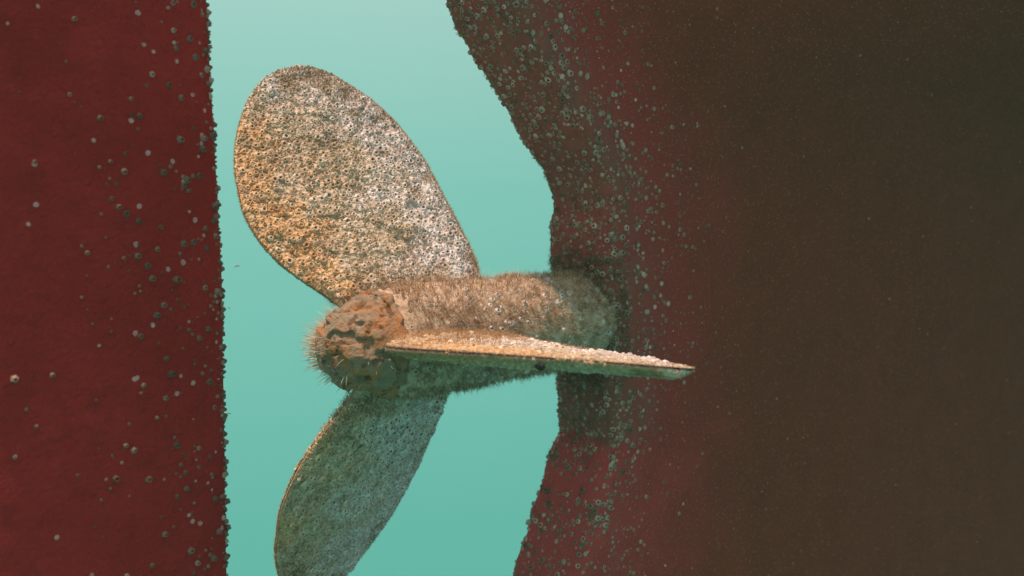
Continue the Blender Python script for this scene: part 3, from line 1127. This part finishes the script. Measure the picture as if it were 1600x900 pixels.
s_ = (P - P0) @ DV
aftness = -(Nn @ DV)
ok = rg.uniform(0, 1, len(P)) < np.clip(0.003 + 0.30 * np.clip((-(P - P0) @ HV - 0.034) / 0.02, 0, 1), 0, 1) * (aftness > 0.0)
P, Nn = P[ok], Nn[ok]
fur('hydroid_fringe', P, unit(Nn - 0.25 * DV), rg.uniform(0.010, 0.034, len(P)), rg.uniform(0.0004, 0.00065, len(P)), M_FUR_P, cap, P0, rg, 0.16)

# mussel under the rim of the blade that points at the camera
P, N = blades[2].surf(np.array([0.455]), np.array([-0.985]), -1)
c0 = P[0] - ZV * 0.008
us, vs = np.linspace(0, math.pi, 9), np.linspace(0, 2 * math.pi, 12, endpoint=False)
X = np.zeros((9, 12, 3))
for i, uu in enumerate(us):
    tp = math.sin(uu) * (1 - 0.35 * math.cos(uu))
    X[i] = c0 + (-math.cos(uu) * 0.0085) * blades[2].r + (tp * 0.0048 * np.cos(vs))[:, None] * ZV + (tp * 0.0036 * np.sin(vs))[:, None] * DV
link('mussel', mesh_from('mussel', X.reshape(-1, 3) - P0, None, grid_faces(9, 12, False, True), (M_MUSSEL,), None, True), blade_objs[2])['label'] = 'small dark mussel hanging under the rim'

# ---- weed where the shaft enters the post and over the post's upper part
rg = np.random.default_rng(31)
n = 16000
z = rg.uniform(-0.30, 0.60, n)
t = rg.uniform(-1, 1.0, n)
w = post_w(z)
dist = np.hypot(t * w, z)
dens = np.clip(1.25 - dist / 0.15, 0, 1) + 0.22 * (fbm(np.stack([t * w, z, 0 * z], 1), 22, 3, 7) > 0.52)
ok = rg.uniform(0, 1, n) < dens
z, t, w, dist = z[ok], t[ok], w[ok], dist[ok]
P, N = on_post(t * 0.9, z)
fur('weed_turf', P, N, rg.uniform(0.004, 0.010, len(P)) * np.where(dist < 0.13, 1.7, 0.8), rg.uniform(0.0003, 0.0006, len(P)), M_FUR_H, hull_root, hull_org, rg, 0.5)


# ------------------------------------------------------------------ drifting scraps
def scrap(loc, size, ang, label):
    n = 7
    V, Q = [], []
    for i in range(n):
        u_ = i / (n - 1)
        wdt = 0.24 * math.sin(math.pi * (0.08 + 0.9 * u_)) + 0.02
        bend = 0.18 * math.sin(u_ * 3.0)
        for a_ in range(4):
            V.append(((u_ - 0.5), wdt * math.cos(a_ * math.pi / 2) , bend + 0.35 * wdt * math.sin(a_ * math.pi / 2)))
    V = np.array(V) * size
    c, s = math.cos(ang), math.sin(ang)
    V = np.stack([V[:, 0] * c - V[:, 2] * s, V[:, 1], V[:, 0] * s + V[:, 2] * c], 1)
    Q = grid_faces(n, 4, False, True)
    o = link('drifting_weed_scrap', mesh_from('drifting_weed_scrap', V, None, Q, (M_DEBRIS,), None, True))
    o.location = tuple(loc)
    o['label'] = label
    o['category'] = 'weed scrap'
    o['group'] = 'scraps adrift beside the rudder'


scrap((-0.4149, 1.4958, -0.1172), 0.009, 0.1, 'tiny brown scrap adrift between rudder and upright blade')
scrap((-0.4132, 1.4399, -0.1738), 0.005, -0.5, 'tiny brown scrap adrift touching the rudder edge, level with the hub')
scrap((-0.4132, 1.4245, -0.3273), 0.006, 0.0, 'tiny pale scrap adrift by the rudder edge beside the lower blade')

# marine snow hanging in the water
rg = np.random.default_rng(77)
n = 420
dep = rg.uniform(0.7, 2.6, n)
P = np.stack([rg.uniform(-1.3, 1.5, n), rg.uniform(0.6, 2.4, n), rg.uniform(-0.9, 0.7, n)], 1)
rel = P - P0
inside = (np.abs(rel @ HV) < 0.12) | ((rel @ DV > 0.1) & (rel @ HV < 0.45))
P = P[~inside]
n = len(P)
O = np.array([(1, 0, 0), (-1, 0, 0), (0, 1, 0), (0, -1, 0), (0, 0, 1), (0, 0, -1)], float)
T = np.array([(0, 2, 4), (2, 1, 4), (1, 3, 4), (3, 0, 4), (2, 0, 5), (1, 2, 5), (3, 1, 5), (0, 3, 5)])
R_ = 0.00022 + 0.00045 * rg.uniform(0, 1, n) ** 3
V = P[:, None] + O[None] * R_[:, None, None] * rg.uniform(0.5, 1.4, (n, 6, 1))
me = mesh_from('suspended_specks', V.reshape(-1, 3), (T[None] + (np.arange(n) * 6)[:, None, None]).reshape(-1, 3), None, (M_SCAR,))
o = link('suspended_specks', me)
o['kind'] = 'stuff'
o['label'] = 'tiny pale specks suspended in the water'
o['category'] = 'specks'

build_haze()
